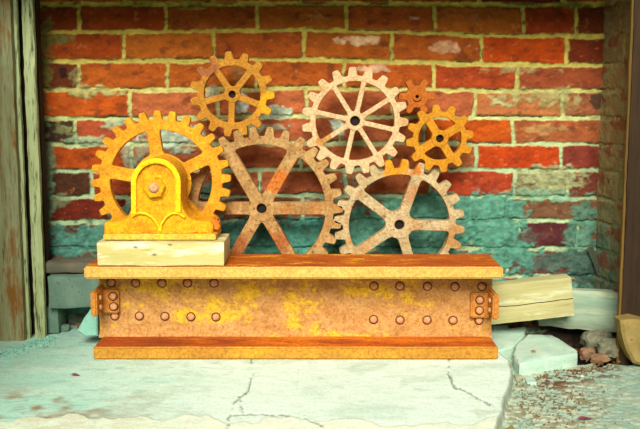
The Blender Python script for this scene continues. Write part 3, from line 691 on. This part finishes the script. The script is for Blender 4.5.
# left: stone ledge, brick on it, debris below
YL = -.115
a = P(46, 276, Y=YL); b = P(104, 309, Y=YL)
o = rough_box('stone_block', (b.x-a.x+.01, .105, a.z-b.z), M_stoneG, .0022, (16, 8, 8), 20, 9, .003)
o.location = ((a.x+b.x)/2+.005, YL+.0525, (a.z+b.z)/2); tag(o, 'smooth grey-green stone block behind the left end of the beam', 'stone')
o = rough_box('loose_brick', (.155, .085, .026), M_brickD, .003, (18, 8, 5), 34, 10, .002)
o.location = (P(77, 270, Y=-.1).x, -.054, a.z+.0150); o.rotation_euler = (0, 0, .05); tag(o, 'flat dirty brick lying on the grey stone block at left', 'brick')
for i, (px_, lb) in enumerate(((56, 'left'), (98, 'right'))):
    o = rough_box('support_stone', (.03, .07, b.z-.002), M_stoneG, .0015, (4, 6, 4), 40, 20+i, .002); o.location = (P(px_, 315, Y=-.06).x, -.055, b.z/2+.0); tag(o, 'small dark stone under the %s end of the grey stone block' % lb, 'stone')
# teal wedge leaning at the beam's end
bm = bmesh.new(); Yw = -.20
tri = [(P(*q, Y=Yw).x, P(*q, Y=Yw).z) for q in [(77, 331), (84, 318), (93, 306), (97.5, 302), (97.5, 336), (85, 337)]]
tri = [(x, max(zz, .001)) for x, zz in tri]
plate(bm, tri, Yw, Yw+.03, .003)
o = recentre(obj('cement_wedge', bm, M_teal)); tag(o, 'teal tinted cement wedge standing against the left beam end', 'cement chunk')
lump('stone_shard', 64, 331, None, (.028, .02, .016), M_stoneG, 'grey stone shard on the floor by the left door frame', 'stone', 3, base=0)
lump('wood_knob', 81, 328, None, (.017, .016, .015), M_chipb, 'brown rounded wood stub in the dark gap under the grey stone', 'wood stub', 4, base=0)
# right edge stone
bm = bmesh.new(); Ys = -.29
q = [(P(*c_, Y=Ys).x, P(*c_, Y=Ys).z) for c_ in [(621, 328), (636, 326), (664, 332), (666, 378), (644, 374), (634, 370), (626, 357)]]
plate(bm, q, Ys, Ys+.05, .006)
bmesh.ops.subdivide_edges(bm, edges=bm.edges[:], cuts=2)
for vtx in bm.verts: vtx.co += Vector([mnoise.noise(vtx.co*30+Vector((k*7, 0, 0))) for k in range(3)])*.004
o = recentre(obj('leaning_stone', bm, M_stoneY, smooth=30)); tag(o, 'ochre stone standing at the foot of the right post', 'stone'); o.location.z = max(o.location.z, -.03)
lump('rubble_lump', 597, 352, None, (.058, .042, .040), M_rub, 'dark rubble lump with flat top in the shade behind the broken cement', 'rubble', 5, base=-.03)
lump('rubble_lump', 612, 360, None, (.052, .036, .036), M_rub, 'brownish rubble lump beside the ochre stone', 'rubble', 6, base=-.026)
lump('rubble_lump', 588, 360, None, (.030, .02, .022), M_rub2, 'small reddish rubble lump touching the broken cement piece', 'rubble', 11, base=-.026)
lump('rubble_lump', 600, 364, None, (.034, .02, .018), M_rub2, 'reddish rubble lump lowest in the rubble heap', 'rubble', 12, base=-.026)
lump('pebble', 582, 377.5, None, (.006, .005, .005), M_cem, 'tiny white pebble alone on the grey ground right of the broken cement', 'pebble', 7, base=-.021)
lump('pebble', 604, 392, None, (.005, .004, .003), M_rub, 'small flat pebble nearest the right picture edge', 'pebble', 8, base=-.021)
chunk('cement_chip', [(514, 374), (520, 371), (522, 378), (517, 382)], -.017, -.026, M_grit, 'ochre cement chip in the joint below the broken cement piece', 'cement chunk', 9, .0008, 1, cham=.001)
chunk('cement_chip', [(524, 377), (532, 375), (537, 382), (527, 383)], -.017, -.026, M_cem, 'flat pale cement chip on the grit just below the broken cement piece', 'cement chunk', 10, .0008, 1, cham=.001)
chunk('cement_chip', [(504, 429), (512, 424), (518, 432), (508, 436)], -.017, -.026, M_stoneY, 'ochre chip at the slab corner at the bottom of the picture', 'cement chunk', 11, .0008, 1, cham=.001)
chunk('cement_chip', [(531, 350), (535, 349.5), (536, 352), (532, 352)], .0095, .0045, M_stoneY, 'small ochre crumb on top of the broken cement piece', 'cement chunk', 12, .0004, 1, cham=.0006)

# leaves
def leaf(px, py, lx, ly, rot, zf, label):
    c = P(px, py, z=zf); bm = bmesh.new(); n = 14
    top = []; 
    for k in range(n+1):
        t = k/n; wd = math.sin(PI*t)**.8*ly/2; x = (t-.5)*lx; lift = .002+.0015*math.sin(t*5)
        top.append(((x, wd, lift), (x, 0, lift-.0006), (x, -wd, lift+.0004)))
    V = [[bm.verts.new(p) for p in r] for r in top]
    for i in range(n):
        for j in range(2):
            try: bm.faces.new((V[i][j], V[i+1][j], V[i+1][j+1], V[i][j+1]))
            except Exception: pass
    bmesh.ops.solidify(bm, geom=bm.faces[:], thickness=.0006)
    o = obj('fallen_leaf', bm, M_pink); o.location = (c.x, c.y, zf); o.rotation_euler = (0, 0, rot); return tag(o, label, 'leaf')
leaf(75, 375.5, .019, .013, 0, .001, 'small round magenta leaf on the slab at left')
leaf(585, 419, .030, .016, .3, -.019, 'pointed pink leaf on the gritty ground at lower right')

# grit, uncountable
rng = random.Random(5); bm = bmesh.new()
def bit(p, s):
    vs = [Vector((rng.uniform(-1, 1), rng.uniform(-1, 1), rng.uniform(-.6, .6))).normalized()*s*rng.uniform(.6, 1.2) for _ in range(7)]
    V = [bm.verts.new(p+q_) for q_ in vs]
    r = bmesh.ops.convex_hull(bm, input=V)
    bmesh.ops.delete(bm, geom=[g_ for g_ in r['geom_interior'] if isinstance(g_, bmesh.types.BMVert)], context='VERTS')
for _ in range(330):
    px_ = rng.gauss(548, 22); py_ = rng.gauss(398, 16)
    if px_ < 514 or py_ < 374: continue
    bit(P(px_, py_, z=-.019), rng.choice([.0014, .002, .0028]))
for _ in range(170):
    t = rng.random(); px_ = 540+75*t+rng.gauss(0, 3); py_ = max(376-12*t+rng.gauss(0, 3), 370 if px_ < 582 else 0); bit(P(px_, py_, z=-.018), rng.choice([.0015, .0022, .0032]))
for _ in range(160):
    px_ = rng.uniform(512, 640); py_ = rng.uniform(366, 430); bit(P(px_, py_, z=-.020), rng.choice([.001, .0016]))
tag(obj('grit', bm, [M_chipb], smooth=0), 'brown and grey grit scattered over the broken ground at right', 'grit')['kind'] = 'stuff'
bm = bmesh.new()
for _ in range(420):
    px_ = abs(rng.gauss(0, 1)); t = rng.random(); x_ = -5+62*t; y_ = 352-18*t+abs(rng.gauss(0, 5)); bit(P(x_, y_, z=.001), rng.choice([.002, .003, .0045]))
tag(obj('plaster_crumbs', bm, [M_teal], smooth=0), 'pale teal plaster crumbs heaped along the foot of the left frame', 'plaster')['kind'] = 'stuff'
